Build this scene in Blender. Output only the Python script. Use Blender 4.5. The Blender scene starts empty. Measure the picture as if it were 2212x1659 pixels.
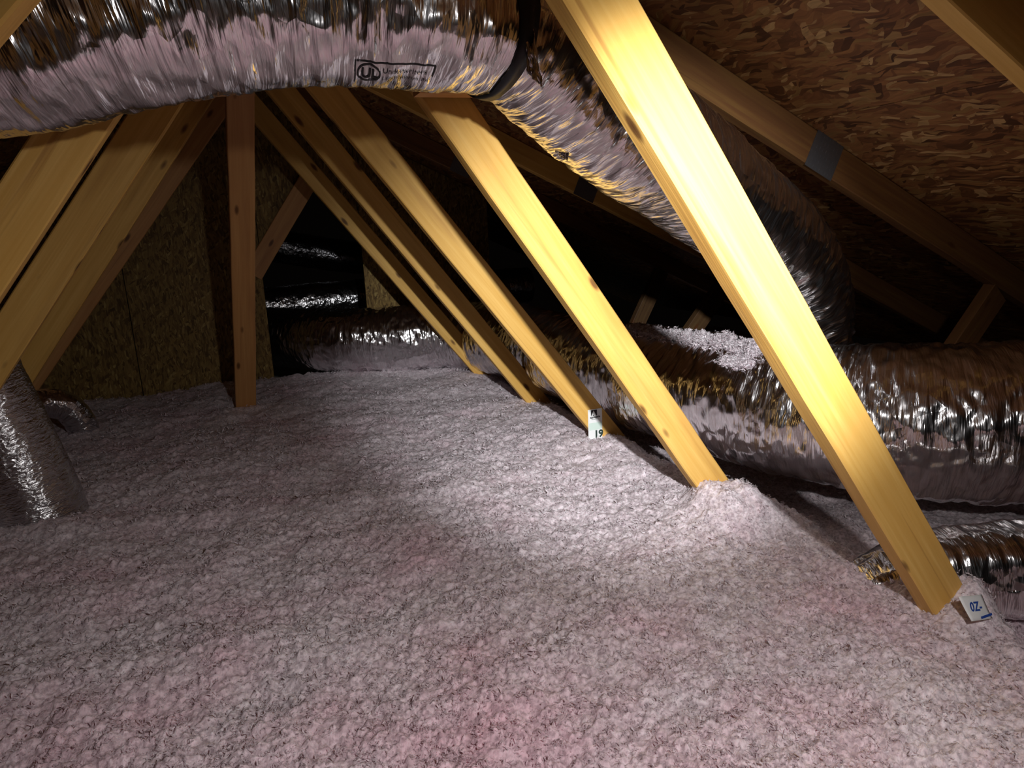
import bpy, bmesh, math, random
import numpy as np
from mathutils import Vector, Matrix

random.seed(7)
RNG = np.random.default_rng(11)
SC = bpy.context.scene
COL = SC.collection

# ------------------------------------------------------------------ camera, light, exposure
# x runs across the trusses, y along the ridge, z up; the lens sits at (0, 0, H) over the insulation
H = 0.775
FPX, IW, IH = 1478.0, 2212.0, 1659.0
FWD = Vector(((463 - 1106) / FPX, (515 - 829.5) / FPX, 1.0)).normalized()
_rho = 0.044
_u = Vector((-math.sin(_rho), -math.cos(_rho), 0.0))
_u.z = -(_u.x * FWD.x + _u.y * FWD.y) / FWD.z
UPV = _u.normalized()
RGT = FWD.cross(UPV)
if RGT.x < 0:
    RGT = -RGT
cam_d = bpy.data.cameras.new('camera')
cam_d.sensor_width = 36.0
cam_d.lens = FPX / IW * 36.0
cam_d.clip_start = 0.02
cam = bpy.data.objects.new('camera', cam_d)
COL.objects.link(cam)
xa = Vector((RGT.x, FWD.x, UPV.x))
ya = -Vector((RGT.y, FWD.y, UPV.y))
za = -Vector((RGT.z, FWD.z, UPV.z))
M = Matrix((xa, ya, za)).transposed().to_4x4()
M.translation = (0, 0, H)
cam.matrix_world = M
SC.camera = cam


def ray(px, py):
    c = Vector(((px - 1106) / FPX, (py - 829.5) / FPX, 1.0))
    return Vector((c.dot(RGT), c.dot(FWD), c.dot(UPV)))


def at(px, py, y):
    """the point of the truss plane y = const that the photograph shows at this pixel"""
    d = ray(px, py)
    d = d * (y / d.y)
    return Vector((d.x, d.y, d.z + H))


def atz(px, py, z):
    d = ray(px, py)
    d = d * ((z - H) / d.z)
    return Vector((d.x, d.y, d.z + H))


world = bpy.data.worlds.new('attic_dark')
SC.world = world
world.use_nodes = True
world.node_tree.nodes['Background'].inputs[0].default_value = (0.008, 0.006, 0.005, 1)
world.node_tree.nodes['Background'].inputs[1].default_value = 0.12

SC.view_settings.view_transform = 'Standard'
SC.view_settings.look = 'None'
SC.view_settings.exposure = 0.0
SC.view_settings.gamma = 1.0
SC.view_settings.use_curve_mapping = False


def spot(name, loc, target, power, size, blend, radius, color):
    d = bpy.data.lights.new(name, 'SPOT')
    d.energy = power
    d.spot_size = math.radians(size)
    d.spot_blend = blend
    d.shadow_soft_size = radius
    d.color = color
    o = bpy.data.objects.new(name, d)
    COL.objects.link(o)
    o.location = loc
    o.rotation_euler = (Vector(target) - Vector(loc)).to_track_quat('-Z', 'Y').to_euler()
    return o


LAMP = Vector((0.30, -0.07, H + 0.17))
def aim(az, el):
    az, el = math.radians(az), math.radians(el)
    return LAMP + Vector((math.sin(az) * math.cos(el), math.cos(az) * math.cos(el), math.sin(el)))


spot('hand_torch', LAMP, aim(22, -14), 240.0, 47, 1.0, 0.020, (0.975, 0.985, 1.0))
# the torch's wide spill
spot('torch_spill', LAMP, aim(8, -43), 40.0, 126, 1.0, 0.020, (1.0, 0.95, 0.935))


# ------------------------------------------------------------------ helpers
def prop(o, label=None, cat=None, group=None, kind=None):
    if label:
        o['label'] = label
    if cat:
        o['category'] = cat
    if group:
        o['group'] = group
    if kind:
        o['kind'] = kind
    return o


def link(name, me, mat=None, parent=None):
    o = bpy.data.objects.new(name, me)
    COL.objects.link(o)
    if mat is not None:
        me.materials.append(mat)
    if parent is not None:
        o.parent = parent
    return o


def mesh(name, verts, faces, smooth=False, uv=None):
    me = bpy.data.meshes.new(name)
    verts = np.asarray(verts, dtype=np.float32).reshape(-1, 3)
    faces = np.asarray(faces, dtype=np.int32)
    n = faces.shape[1]
    me.vertices.add(len(verts))
    me.vertices.foreach_set('co', verts.ravel())
    me.loops.add(faces.size)
    me.loops.foreach_set('vertex_index', faces.ravel())
    me.polygons.add(len(faces))
    me.polygons.foreach_set('loop_start', np.arange(0, faces.size, n, dtype=np.int32))
    me.polygons.foreach_set('loop_total', np.full(len(faces), n, dtype=np.int32))
    me.update(calc_edges=True)
    me.polygons.foreach_set('use_smooth', np.full(len(faces), smooth, dtype=bool))
    if uv is not None:
        l = me.uv_layers.new(name='UVMap')
        l.data.foreach_set('uv', np.asarray(uv, dtype=np.float32)[faces.ravel()].ravel())
    me.validate()
    return me


def bm_mesh(name, bm, smooth=False):
    me = bpy.data.meshes.new(name)
    bm.normal_update()
    bm.to_mesh(me)
    bm.free()
    for p in me.polygons:
        p.use_smooth = smooth
    return me


# value-gradient noise in numpy
_P = np.random.default_rng(3).permutation(4096).astype(np.int64)
_G = np.random.default_rng(5).normal(size=(4096, 3))
_G /= np.linalg.norm(_G, axis=1)[:, None]


def noise3(x, y, z):
    xi, yi, zi = np.floor(x).astype(np.int64), np.floor(y).astype(np.int64), np.floor(z).astype(np.int64)
    xf, yf, zf = x - xi, y - yi, z - zi
    u, v, w = (t * t * t * (t * (t * 6 - 15) + 10) for t in (xf, yf, zf))
    out = 0
    for dx in (0, 1):
        for dy in (0, 1):
            for dz in (0, 1):
                h = _P[(_P[(_P[(xi + dx) & 4095] + yi + dy) & 4095] + zi + dz) & 4095]
                g = _G[h]
                d = g[..., 0] * (xf - dx) + g[..., 1] * (yf - dy) + g[..., 2] * (zf - dz)
                out = out + d * (u if dx else 1 - u) * (v if dy else 1 - v) * (w if dz else 1 - w)
    return out


def sstep(a, b, x):
    t = np.clip((x - a) / (b - a), 0, 1)
    return t * t * (3 - 2 * t)


# ------------------------------------------------------------------ materials
def new_mat(name):
    m = bpy.data.materials.new(name)
    m.use_nodes = True
    nt = m.node_tree
    b = nt.nodes['Principled BSDF']
    return m, nt, b


def N(nt, t, **k):
    n = nt.nodes.new(t)
    for a, v in k.items():
        if a.startswith('i_'):
            key = a[2:]
            n.inputs[int(key) if key.isdigit() else key.replace('_', ' ')].default_value = v
        else:
            setattr(n, a, v)
    return n


def ramp(nt, stops, interp='LINEAR'):
    r = nt.nodes.new('ShaderNodeValToRGB')
    e = r.color_ramp.elements
    r.color_ramp.interpolation = interp
    while len(e) < len(stops):
        e.new(0.5)
    for k, (p, c) in enumerate(stops):
        e[k].position = p
        e[k].color = (*c, 1)
    return r


def mixc(nt, a, b, fac, mode='MIX'):
    m = nt.nodes.new('ShaderNodeMix')
    m.data_type = 'RGBA'
    m.blend_type = mode
    L = nt.links
    for sock, val in ((m.inputs[0], fac), (m.inputs[6], a), (m.inputs[7], b)):
        if hasattr(val, 'links'):
            L.new(val, sock)
        elif isinstance(val, (int, float)):
            sock.default_value = val
        else:
            sock.default_value = (*val, 1)
    return m.outputs[2]


def mapping(nt, out, scale, rot=(0, 0, 0), loc=(0, 0, 0)):
    m = nt.nodes.new('ShaderNodeMapping')
    m.inputs['Scale'].default_value = scale
    m.inputs['Rotation'].default_value = rot
    m.inputs['Location'].default_value = loc
    nt.links.new(out, m.inputs['Vector'])
    return m.outputs[0]


def bump(nt, b, height, strength, dist, prev=None):
    n = nt.nodes.new('ShaderNodeBump')
    n.inputs['Strength'].default_value = strength
    n.inputs['Distance'].default_value = dist
    nt.links.new(height, n.inputs['Height'])
    if prev is not None:
        nt.links.new(prev, n.inputs['Normal'])
    nt.links.new(n.outputs[0], b.inputs['Normal'])
    return n.outputs[0]


def wood_mat(name, light, mid, dark, knot=(0.11, 0.04, 0.012), stain=0.7):
    """softwood: grain runs along local x, every board shifted by its own random offset"""
    m, nt, b = new_mat(name)
    L = nt.links
    tc = N(nt, 'ShaderNodeTexCoord')
    oi = N(nt, 'ShaderNodeObjectInfo')
    off = N(nt, 'ShaderNodeVectorMath', operation='SCALE')
    cv = N(nt, 'ShaderNodeCombineXYZ', i_0=37.0, i_1=11.0, i_2=23.0)
    L.new(cv.outputs[0], off.inputs[0])
    L.new(oi.outputs['Random'], off.inputs['Scale'])
    add = N(nt, 'ShaderNodeVectorMath', operation='ADD')
    L.new(tc.outputs['Object'], add.inputs[0])
    L.new(off.outputs[0], add.inputs[1])
    V = add.outputs[0]
    # knots bend the grain
    kv = N(nt, 'ShaderNodeTexVoronoi', i_Scale=1.0)
    L.new(mapping(nt, V, (5.2, 14.0, 14.0)), kv.inputs['Vector'])
    kr = ramp(nt, [(0.0, (1, 1, 1)), (0.085, (0.85, 0.85, 0.85)), (0.15, (0.0, 0.0, 0.0))])
    L.new(kv.outputs['Distance'], kr.inputs[0])
    g1 = N(nt, 'ShaderNodeTexNoise', i_Scale=1.0, i_Detail=4.0, i_Distortion=0.6)
    L.new(mapping(nt, V, (1.6, 38.0, 38.0)), g1.inputs['Vector'])
    g2 = N(nt, 'ShaderNodeTexNoise', i_Scale=1.0, i_Detail=3.0)
    L.new(mapping(nt, V, (5.0, 140.0, 140.0)), g2.inputs['Vector'])
    s1 = N(nt, 'ShaderNodeTexNoise', i_Scale=1.0, i_Detail=3.0)
    L.new(mapping(nt, V, (1.9, 17.0, 17.0)), s1.inputs['Vector'])
    c = ramp(nt, [(0.28, mid), (0.62, light)])
    L.new(g1.outputs[0], c.inputs[0])
    f = ramp(nt, [(0.32, (0, 0, 0)), (0.70, (1, 1, 1))])
    L.new(g2.outputs[0], f.inputs[0])
    col = mixc(nt, mixc(nt, c.outputs[0], mid, 0.7), c.outputs[0], f.outputs[0])
    sr = ramp(nt, [(0.54, (0, 0, 0)), (0.80, (stain, stain, stain))])
    L.new(s1.outputs[0], sr.inputs[0])
    col = mixc(nt, col, dark, sr.outputs[0])
    s3 = N(nt, 'ShaderNodeTexNoise', i_Scale=1.0, i_Detail=4.0, i_Distortion=0.8)
    L.new(mapping(nt, V, (0.9, 30.0, 30.0), (0, 0, 0), (3, 5, 1)), s3.inputs['Vector'])
    r3 = ramp(nt, [(0.63, (0, 0, 0)), (0.74, (0.75, 0.75, 0.75))])
    L.new(s3.outputs[0], r3.inputs[0])
    col = mixc(nt, col, dark, r3.outputs[0])
    col = mixc(nt, col, knot, kr.outputs[0])
    L.new(col, b.inputs['Base Color'])
    b.inputs['Roughness'].default_value = 0.55
    b.inputs['Specular IOR Level'].default_value = 0.3
    bump(nt, b, g2.outputs[0], 0.25, 0.002)
    return m


def osb_mat(name, cols, along='x', fine=1.0):
    """oriented strand board: overlapping layers of long flakes"""
    m, nt, b = new_mat(name)
    L = nt.links
    tc = N(nt, 'ShaderNodeTexCoord')
    oi = N(nt, 'ShaderNodeObjectInfo')
    off = N(nt, 'ShaderNodeVectorMath', operation='SCALE')
    cv = N(nt, 'ShaderNodeCombineXYZ', i_0=7.0, i_1=5.0, i_2=3.0)
    L.new(cv.outputs[0], off.inputs[0])
    L.new(oi.outputs['Random'], off.inputs['Scale'])
    add = N(nt, 'ShaderNodeVectorMath', operation='ADD')
    L.new(tc.outputs['Object'], add.inputs[0])
    L.new(off.outputs[0], add.inputs[1])
    wob = N(nt, 'ShaderNodeTexNoise', i_Scale=9.0, i_Detail=2.0)
    L.new(add.outputs[0], wob.inputs['Vector'])
    w2 = N(nt, 'ShaderNodeVectorMath', operation='MULTIPLY_ADD')
    w2.inputs[1].default_value = (0.10 / fine ** 2, 0.10 / fine ** 2, 0.0)
    L.new(wob.outputs['Color'], w2.inputs[0])
    L.new(add.outputs[0], w2.inputs[2])
    V = w2.outputs[0]
    col = None
    hsum = None
    layers = [((14.0, 62.0, 1.0), 0.25), ((16.0, 70.0, 1.0), -0.5), ((13.0, 46.0, 1.0), 0.9), ((20.0, 80.0, 1.0), -0.05)]
    for k, (s, rot) in enumerate(layers):
        s = (s[0] * fine, s[1] * fine, s[2])
        if along == 'y':
            s = (s[1], s[0], s[2])
        v = N(nt, 'ShaderNodeTexVoronoi', i_Scale=1.0)
        v.inputs['Randomness'].default_value = 0.95
        r_ = N(nt, 'ShaderNodeVectorRotate')
        r_.rotation_type = 'Z_AXIS'
        r_.inputs['Angle'].default_value = rot
        L.new(V, r_.inputs['Vector'])
        L.new(mapping(nt, r_.outputs[0], s, (0, 0, 0), (k * 3.7, k * 1.3, 0)), v.inputs['Vector'])
        cr = ramp(nt, [(0.0, cols[0]), (0.35, cols[1]), (0.62, cols[2]), (0.86, cols[3]), (1.0, cols[4])])
        sep = N(nt, 'ShaderNodeSeparateColor')
        L.new(v.outputs['Color'], sep.inputs[0])
        L.new(sep.outputs[0], cr.inputs[0])
        if col is None:
            col, hsum = cr.outputs[0], sep.outputs[1]
        else:
            mk = ramp(nt, [(0.44, (0, 0, 0)), (0.50, (1, 1, 1))])
            L.new(sep.outputs[2], mk.inputs[0])
            col = mixc(nt, col, cr.outputs[0], mk.outputs[0])
            hsum = mixc(nt, hsum, sep.outputs[1], mk.outputs[0])
    gr = N(nt, 'ShaderNodeTexNoise', i_Scale=1.0, i_Detail=4.0)
    L.new(mapping(nt, V, (22.0, 160.0, 1.0) if along == 'x' else (160.0, 22.0, 1.0)), gr.inputs['Vector'])
    gm = ramp(nt, [(0.3, (0.62, 0.62, 0.62)), (0.7, (1.1, 1.1, 1.1))])
    L.new(gr.outputs[0], gm.inputs[0])
    col = mixc(nt, col, gm.outputs[0], 0.8, 'MULTIPLY')
    L.new(col, b.inputs['Base Color'])
    b.inputs['Roughness'].default_value = 0.6
    b.inputs['Specular IOR Level'].default_value = 0.25
    bump(nt, b, hsum, 0.5, 0.002)
    return m


def foil_mat(name, base=(0.80, 0.79, 0.80), rough=0.13, streak=(46.0, 7.0), strength=0.4, dist=0.006, haze=0.26):
    m, nt, b = new_mat(name)
    L = nt.links
    uv = N(nt, 'ShaderNodeUVMap')
    s1 = N(nt, 'ShaderNodeTexNoise', i_Scale=1.0, i_Detail=4.0, i_Distortion=0.5)
    L.new(mapping(nt, uv.outputs[0], (streak[0], streak[1], 1.0), (0, 0, 0.22)), s1.inputs['Vector'])
    v1 = N(nt, 'ShaderNodeTexVoronoi', i_Scale=1.0, feature='DISTANCE_TO_EDGE')
    L.new(mapping(nt, uv.outputs[0], (streak[0] * 0.55, streak[1] * 1.9, 1.0), (0, 0, -0.3)), v1.inputs['Vector'])
    mn = N(nt, 'ShaderNodeMath', operation='MINIMUM')
    L.new(v1.outputs['Distance'], mn.inputs[0])
    mn.inputs[1].default_value = 0.30
    ad = N(nt, 'ShaderNodeMath', operation='MULTIPLY_ADD')
    L.new(mn.outputs[0], ad.inputs[0])
    ad.inputs[1].default_value = 1.1
    s2 = N(nt, 'ShaderNodeTexNoise', i_Scale=1.0, i_Detail=2.0, i_Distortion=0.3)
    L.new(mapping(nt, uv.outputs[0], (streak[0] * 2.6, streak[1] * 1.6, 1.0), (0, 0, -0.15)), s2.inputs['Vector'])
    sm = N(nt, 'ShaderNodeMath', operation='MULTIPLY_ADD')
    L.new(s2.outputs[0], sm.inputs[0])
    sm.inputs[1].default_value = 0.55
    L.new(s1.outputs[0], sm.inputs[2])
    L.new(sm.outputs[0], ad.inputs[2])
    b.inputs['Base Color'].default_value = (*base, 1)
    b.inputs['Metallic'].default_value = 1.0
    b.inputs['Roughness'].default_value = rough
    nb = bump(nt, b, ad.outputs[0], strength, dist)
    # aluminised film: a sharp reflection over a faint milky one
    g = N(nt, 'ShaderNodeBsdfPrincipled')
    g.inputs['Base Color'].default_value = (*base, 1)
    g.inputs['Metallic'].default_value = 1.0
    g.inputs['Roughness'].default_value = 0.28
    L.new(nb, g.inputs['Normal'])
    mx = N(nt, 'ShaderNodeMixShader')
    mx.inputs[0].default_value = haze
    L.new(b.outputs[0], mx.inputs[1])
    L.new(g.outputs[0], mx.inputs[2])
    L.new(mx.outputs[0], nt.nodes['Material Output'].inputs['Surface'])
    return m


def plain_mat(name, base, rough=0.6, metal=0.0, spec=0.4):
    m, nt, b = new_mat(name)
    b.inputs['Base Color'].default_value = (*base, 1)
    b.inputs['Roughness'].default_value = rough
    b.inputs['Metallic'].default_value = metal
    b.inputs['Specular IOR Level'].default_value = spec
    n = N(nt, 'ShaderNodeTexNoise', i_Scale=60.0, i_Detail=3.0)
    tc = N(nt, 'ShaderNodeTexCoord')
    nt.links.new(tc.outputs['Object'], n.inputs['Vector'])
    bump(nt, b, n.outputs[0], 0.08, 0.002)
    return m


WOOD = wood_mat('spruce_lumber', (0.80, 0.505, 0.145), (0.66, 0.37, 0.08), (0.36, 0.16, 0.035))
WOOD_AGED_SHADED = wood_mat('aged_shaded_lumber', (0.26, 0.135, 0.042), (0.18, 0.075, 0.03), (0.10, 0.04, 0.018))  # aged long rafter; shade put into the colour for other dark timbers
WOOD_SHADED = wood_mat('shaded_lumber', (0.13, 0.075, 0.03), (0.09, 0.045, 0.02), (0.05, 0.022, 0.012))  # lumber darkened in its colour to carry the shade on the back struts
WOOD_RED = wood_mat('reddish_lumber', (0.62, 0.33, 0.12), (0.50, 0.24, 0.08), (0.30, 0.12, 0.05))
OSB = osb_mat('strand_board', [(0.09, 0.034, 0.012), (0.23, 0.092, 0.032), (0.32, 0.140, 0.047), (0.29, 0.155, 0.048), (0.56, 0.34, 0.14)])
OSB_WALL = osb_mat('strand_board_wall', [(0.10, 0.055, 0.012), (0.21, 0.125, 0.036), (0.29, 0.185, 0.055), (0.29, 0.18, 0.05), (0.46, 0.33, 0.11)], 'y', 1.7)
FOIL = foil_mat('foil_jacket', rough=0.12, strength=0.75, dist=0.006)
FOIL_FINE = foil_mat('foil_jacket_fine', (0.60, 0.60, 0.61), 0.20, (150.0, 26.0), 0.7, 0.004, 0.25)
FOIL_SHADED = foil_mat('foil_shaded', (0.22, 0.22, 0.23), 0.2, (60.0, 20.0), 0.6, 0.006)  # foil darkened in its colour for the dimness inside the opening
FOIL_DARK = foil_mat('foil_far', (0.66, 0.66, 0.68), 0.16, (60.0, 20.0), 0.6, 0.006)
PLATE = plain_mat('galvanised_plate', (0.20, 0.205, 0.22), 0.45, 0.7)
STRAP = plain_mat('black_strap', (0.012, 0.012, 0.014), 0.45)
INK = plain_mat('black_ink', (0.015, 0.013, 0.014), 0.6)
CARD = plain_mat('white_card', (0.86, 0.88, 0.87), 0.55)
BAND = plain_mat('pale_green_print', (0.66, 0.80, 0.72), 0.55)
GREEN_INK = plain_mat('dark_green_ink', (0.02, 0.045, 0.035), 0.6)
BLUE_INK = plain_mat('blue_ink', (0.02, 0.07, 0.34), 0.5)
DRYWALL = plain_mat('gypsum_board', (0.62, 0.60, 0.57), 0.9)

# blown fibreglass: white with patches of pink
FLUFF, nt, b = new_mat('blown_fibreglass')
L = nt.links
tc = N(nt, 'ShaderNodeTexCoord')
n1 = N(nt, 'ShaderNodeTexNoise', i_Scale=3.4, i_Detail=5.0, i_Roughness=0.62)
L.new(mapping(nt, tc.outputs['Object'], (1, 1, 1), (0, 0, 0), (3.1, 0.4, 0)), n1.inputs['Vector'])
n2 = N(nt, 'ShaderNodeTexNoise', i_Scale=46.0, i_Detail=3.0)
L.new(tc.outputs['Object'], n2.inputs['Vector'])
sx = N(nt, 'ShaderNodeSeparateXYZ')
L.new(tc.outputs['Object'], sx.inputs[0])
pk = N(nt, 'ShaderNodeMapRange', interpolation_type='SMOOTHSTEP')
L.new(sx.outputs['Y'], pk.inputs['Value'])
pk.inputs['From Min'].default_value, pk.inputs['From Max'].default_value = 1.45, 0.75
pk.inputs['To Min'].default_value, pk.inputs['To Max'].default_value = -0.075, 0.085
pa = N(nt, 'ShaderNodeMath', operation='ADD')
L.new(n1.outputs[0], pa.inputs[0])
px_ = N(nt, 'ShaderNodeMapRange', interpolation_type='SMOOTHSTEP')
L.new(sx.outputs['X'], px_.inputs['Value'])
px_.inputs['From Min'].default_value, px_.inputs['From Max'].default_value = 0.45, 0.95
px_.inputs['To Min'].default_value, px_.inputs['To Max'].default_value = 0.0, -0.12
pb_ = N(nt, 'ShaderNodeMath', operation='ADD')
L.new(pk.outputs[0], pb_.inputs[0])
L.new(px_.outputs[0], pb_.inputs[1])
L.new(pb_.outputs[0], pa.inputs[1])
r1 = ramp(nt, [(0.38, (0.80, 0.72, 0.755)), (0.58, (0.80, 0.645, 0.695)), (0.76, (0.80, 0.55, 0.615))])
L.new(pa.outputs[0], r1.inputs[0])
r2 = ramp(nt, [(0.30, (0.70, 0.66, 0.67)), (0.62, (1.04, 1.04, 1.04))])
L.new(n2.outputs[0], r2.inputs[0])
n4 = N(nt, 'ShaderNodeTexNoise', i_Scale=130.0, i_Detail=2.0)
L.new(tc.outputs['Object'], n4.inputs['Vector'])
r4 = ramp(nt, [(0.34, (0.62, 0.58, 0.59)), (0.58, (1.12, 1.12, 1.12))])
L.new(n4.outputs[0], r4.inputs[0])
L.new(mixc(nt, mixc(nt, r1.outputs[0], r2.outputs[0], 0.85, 'MULTIPLY'), r4.outputs[0], 0.8, 'MULTIPLY'), b.inputs['Base Color'])
b.inputs['Roughness'].default_value = 1.0
b.subsurface_method = 'RANDOM_WALK' if hasattr(b, 'subsurface_method') else None
b.inputs['Subsurface Weight'].default_value = 0.85
b.inputs['Subsurface Radius'].default_value = (1.0, 0.85, 0.88)
b.inputs['Subsurface Scale'].default_value = 0.004
b.inputs['Specular IOR Level'].default_value = 0.1
n3 = N(nt, 'ShaderNodeTexNoise', i_Scale=260.0, i_Detail=3.0)
L.new(tc.outputs['Object'], n3.inputs['Vector'])
bump(nt, b, n3.outputs[0], 0.5, 0.004)

# ------------------------------------------------------------------ the setting: roof deck, back wall, floor board
RIDGE_X, RIDGE_Z, PITCH = 0.155, H + 0.83, 0.46


def deck_z(x):
    return RIDGE_Z - PITCH * abs(x - RIDGE_X)


def panel_mesh(w, l, t=0.012):
    """a sheet centred on its own origin, long side along local x, soft edges"""
    bm = bmesh.new()
    bmesh.ops.create_cube(bm, size=1.0, matrix=Matrix.Diagonal((l, w, t, 1)))
    bmesh.ops.bevel(bm, geom=bm.edges[:], offset=0.0015, segments=1, affect='EDGES')
    return bm_mesh('panel', bm)


def roof_slope(name, sign):
    root = bpy.data.objects.new(name, None)
    COL.objects.link(root)
    prop(root, kind='structure')
    run = math.sqrt(1 + PITCH * PITCH)
    slope_ang = math.atan(PITCH)
    # sheet seams run along the ridge; the first seam below the ridge is 0.347 m across
    xs = [0.0, 1.30 - 1.108, 1.30, 1.30 + 1.108, 3.5]
    for r_ in range(4):
        x0, x1 = xs[r_] + 0.0015, xs[r_ + 1] - 0.0015
        w = (x1 - x0) * run
        y = -1.6 + (0.61 if r_ % 2 else 0.0)
        first = True
        while y < 5.6:
            l = 2.44 if not first or r_ % 2 == 0 else 1.83
            first = False
            me = panel_mesh(w, l - 0.004)
            o = link('panel', me, OSB, root)
            xm = RIDGE_X + sign * (x0 + x1) / 2
            zm = RIDGE_Z - PITCH * (x0 + x1) / 2
            nrm = Vector((sign * PITCH, 0, 1)).normalized()
            o.matrix_parent_inverse = Matrix.Identity(4)
            ex = Vector((0, 1, 0))
            ez = nrm
            ey = ez.cross(ex)
            mt = Matrix((ex, ey, ez)).transposed().to_4x4()
            mt.translation = Vector((xm, y + l / 2, zm)) + nrm * 0.0062
            o.matrix_world = mt
            y += l
    return root


roof_slope('ceiling', 1)
roof_slope('ceiling_left', -1)

# gypsum board under the insulation
bm = bmesh.new()
bmesh.ops.create_cube(bm, size=1.0, matrix=Matrix.Translation((0.2, 2.6, -0.33)) @ Matrix.Diagonal((7.2, 9.0, 0.0127, 1)))
prop(link('floor', bm_mesh('floor', bm), DRYWALL), kind='structure')

# back wall on the sixth truss: strand-board sheets round an opening
WY = 4.03
wall = bpy.data.objects.new('wall_back', None)
COL.objects.link(wall)
prop(wall, kind='structure')


def wall_panel(poly, y=WY, t=0.012, name='panel', parent=wall, mat=OSB_WALL):
    bm = bmesh.new()
    c = Vector((sum(p[0] for p in poly) / len(poly), y, sum(p[1] for p in poly) / len(poly)))
    # local x, y span the sheet so the strand pattern lies in its plane
    vs = [bm.verts.new((p[0] - c.x, p[1] - c.z, 0)) for p in poly]
    f = bm.faces.new(vs)
    ex = bmesh.ops.extrude_face_region(bm, geom=[f])
    bmesh.ops.translate(bm, vec=(0, 0, t), verts=[g for g in ex['geom'] if isinstance(g, bmesh.types.BMVert)])
    bmesh.ops.recalc_face_normals(bm, faces=bm.faces[:])
    bmesh.ops.bevel(bm, geom=bm.edges[:], offset=0.0012, segments=1, affect='EDGES')
    o = link(name, bm_mesh(name, bm), mat, parent)
    o.matrix_world = Matrix.Translation(c) @ Matrix.Rotation(math.radians(90), 4, 'X')
    return o


def dz(x):
    return deck_z(x) - 0.004


FZ = -0.30
wall_panel([(-3.0, FZ), (-1.655, FZ), (-1.655, dz(-1.655)), (-3.0, dz(-3.0))])
wall_panel([(-1.65, FZ), (-0.453, FZ), (-0.453, dz(-0.453)), (-1.65, dz(-1.65))])
wall_panel([(-0.449, FZ), (0.210, FZ), (0.216, H - 0.199), (0.216, dz(0.216)), (0.155, dz(0.155)), (-0.449, dz(-0.449))])
# over the opening, with the slanted cut
wall_panel([(0.219, H - 0.190), (0.53, H + 0.225), (0.60, H + 0.30), (0.766, H + 0.10), (0.766, dz(0.766)), (0.219, dz(0.219))])
wall_panel([(0.770, FZ), (1.55, FZ), (1.55, dz(1.55)), (0.770, dz(0.770))])

# ------------------------------------------------------------------ timbers
TY = [0.79 + 0.648 * k for k in range(6)]          # front faces of the trusses
BW, BT = 0.089, 0.038


def timber_mesh(length, w=BW, t=BT):
    """local x along the board, y its broad face's width, z its thickness; eased, slightly uneven edges"""
    bm = bmesh.new()
    n = max(2, int(length / 0.12))
    rows = []
    for k in range(n + 1):
        x = length * k / n
        jw = random.uniform(-0.0009, 0.0009)
        jz = 0.0014 * math.sin(x * 2.3 + length)
        e = 0.0028
        pr = [(-w / 2 + e, -t / 2), (w / 2 - e, -t / 2), (w / 2, -t / 2 + e), (w / 2, t / 2 - e),
              (w / 2 - e, t / 2), (-w / 2 + e, t / 2), (-w / 2, t / 2 - e), (-w / 2, -t / 2 + e)]
        rows.append([bm.verts.new((x, a + jw, c + jz)) for a, c in pr])
    for k in range(n):
        for j in range(8):
            q = (j + 1) % 8
            bm.faces.new((rows[k][j], rows[k][q], rows[k + 1][q], rows[k + 1][j]))
    bm.faces.new(rows[0][::-1])
    bm.faces.new(rows[-1])
    bmesh.ops.recalc_face_normals(bm, faces=bm.faces[:])
    return bm_mesh('timber', bm)


def timber(name, A, B, face, mat=WOOD, w=BW, t=BT, label=None, cat='beam', group=None):
    """a board whose axis runs A to B; 'face' is the direction its broad face looks in"""
    A, B = Vector(A), Vector(B)
    ex = (B - A).normalized()
    ez = Vector(face)
    ez = (ez - ex * ez.dot(ex)).normalized()
    ey = ez.cross(ex)
    o = link(name, timber_mesh((B - A).length, w, t), mat)
    mt = Matrix((ex, ey, ez)).transposed().to_4x4()
    mt.translation = A
    o.matrix_world = mt
    prop(o, label, cat, group)
    return o


def web(p, q, y, side, z0, z1, label, group, mat=WOOD, name='truss_web', w=BW):
    """a truss web in the plane y; p and q are two photo points on the lower edge of its front face"""
    a, c = at(*p, y), at(*q, y)
    d = (c - a).normalized()
    if d.z < 0:
        d = -d
    n = Vector((-d.z, 0, d.x)) if side < 0 else Vector((d.z, 0, -d.x))
    if n.z < 0:
        n = -n
    s0, s1 = (z0 - a.z) / d.z, (z1 - a.z) / d.z
    cen = n * (w / 2) + Vector((0, BT / 2, 0))
    return timber(name, a + d * s0 + cen, a + d * s1 + cen, (0, -1, 0), mat, w, BT, label, 'beam', group)


RW = 'webs leaning left on the right of the insulation'
LW = 'webs leaning right on the left of the insulation'
Z0, Z1 = -0.2, H + 0.58
web((1220, 0), (2028, 1345), TY[0], 1, Z0, Z1, 'nearest web board, glaring yellow, crossing the picture in front of the foil duct', RW)
web((910, 212), (1490, 1030), TY[1], 1, Z0, Z1, 'second nearest left-leaning web board, bright yellow, with a mound of fluff at its foot', RW)
web((664, 187), (1230, 875), TY[2], 1, Z0, Z1, 'left-leaning web board that carries the white 19 card at its foot', RW)
web((582, 203), (1135, 866), TY[3], 1, Z0, Z1, 'left-leaning web board just behind the one with the white card', RW)
web((573, 292), (1029, 812), TY[4], 1, Z0, Z1, 'farthest left-leaning web board, beside the dark wall opening', RW)
web((50, 0), (0, 57), TY[0], -1, Z0, Z1, 'pale board corner in the top left above the foil duct', LW)
web((257, 246), (105, 480), TY[1], -1, Z0, Z1, 'wide tan right-leaning web board at the left edge, its upper end under the duct', LW)
web((398, 216), (3, 831), TY[2], -1, Z0, Z1, 'right-leaning web board with several knots, second from the left edge', LW)
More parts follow.
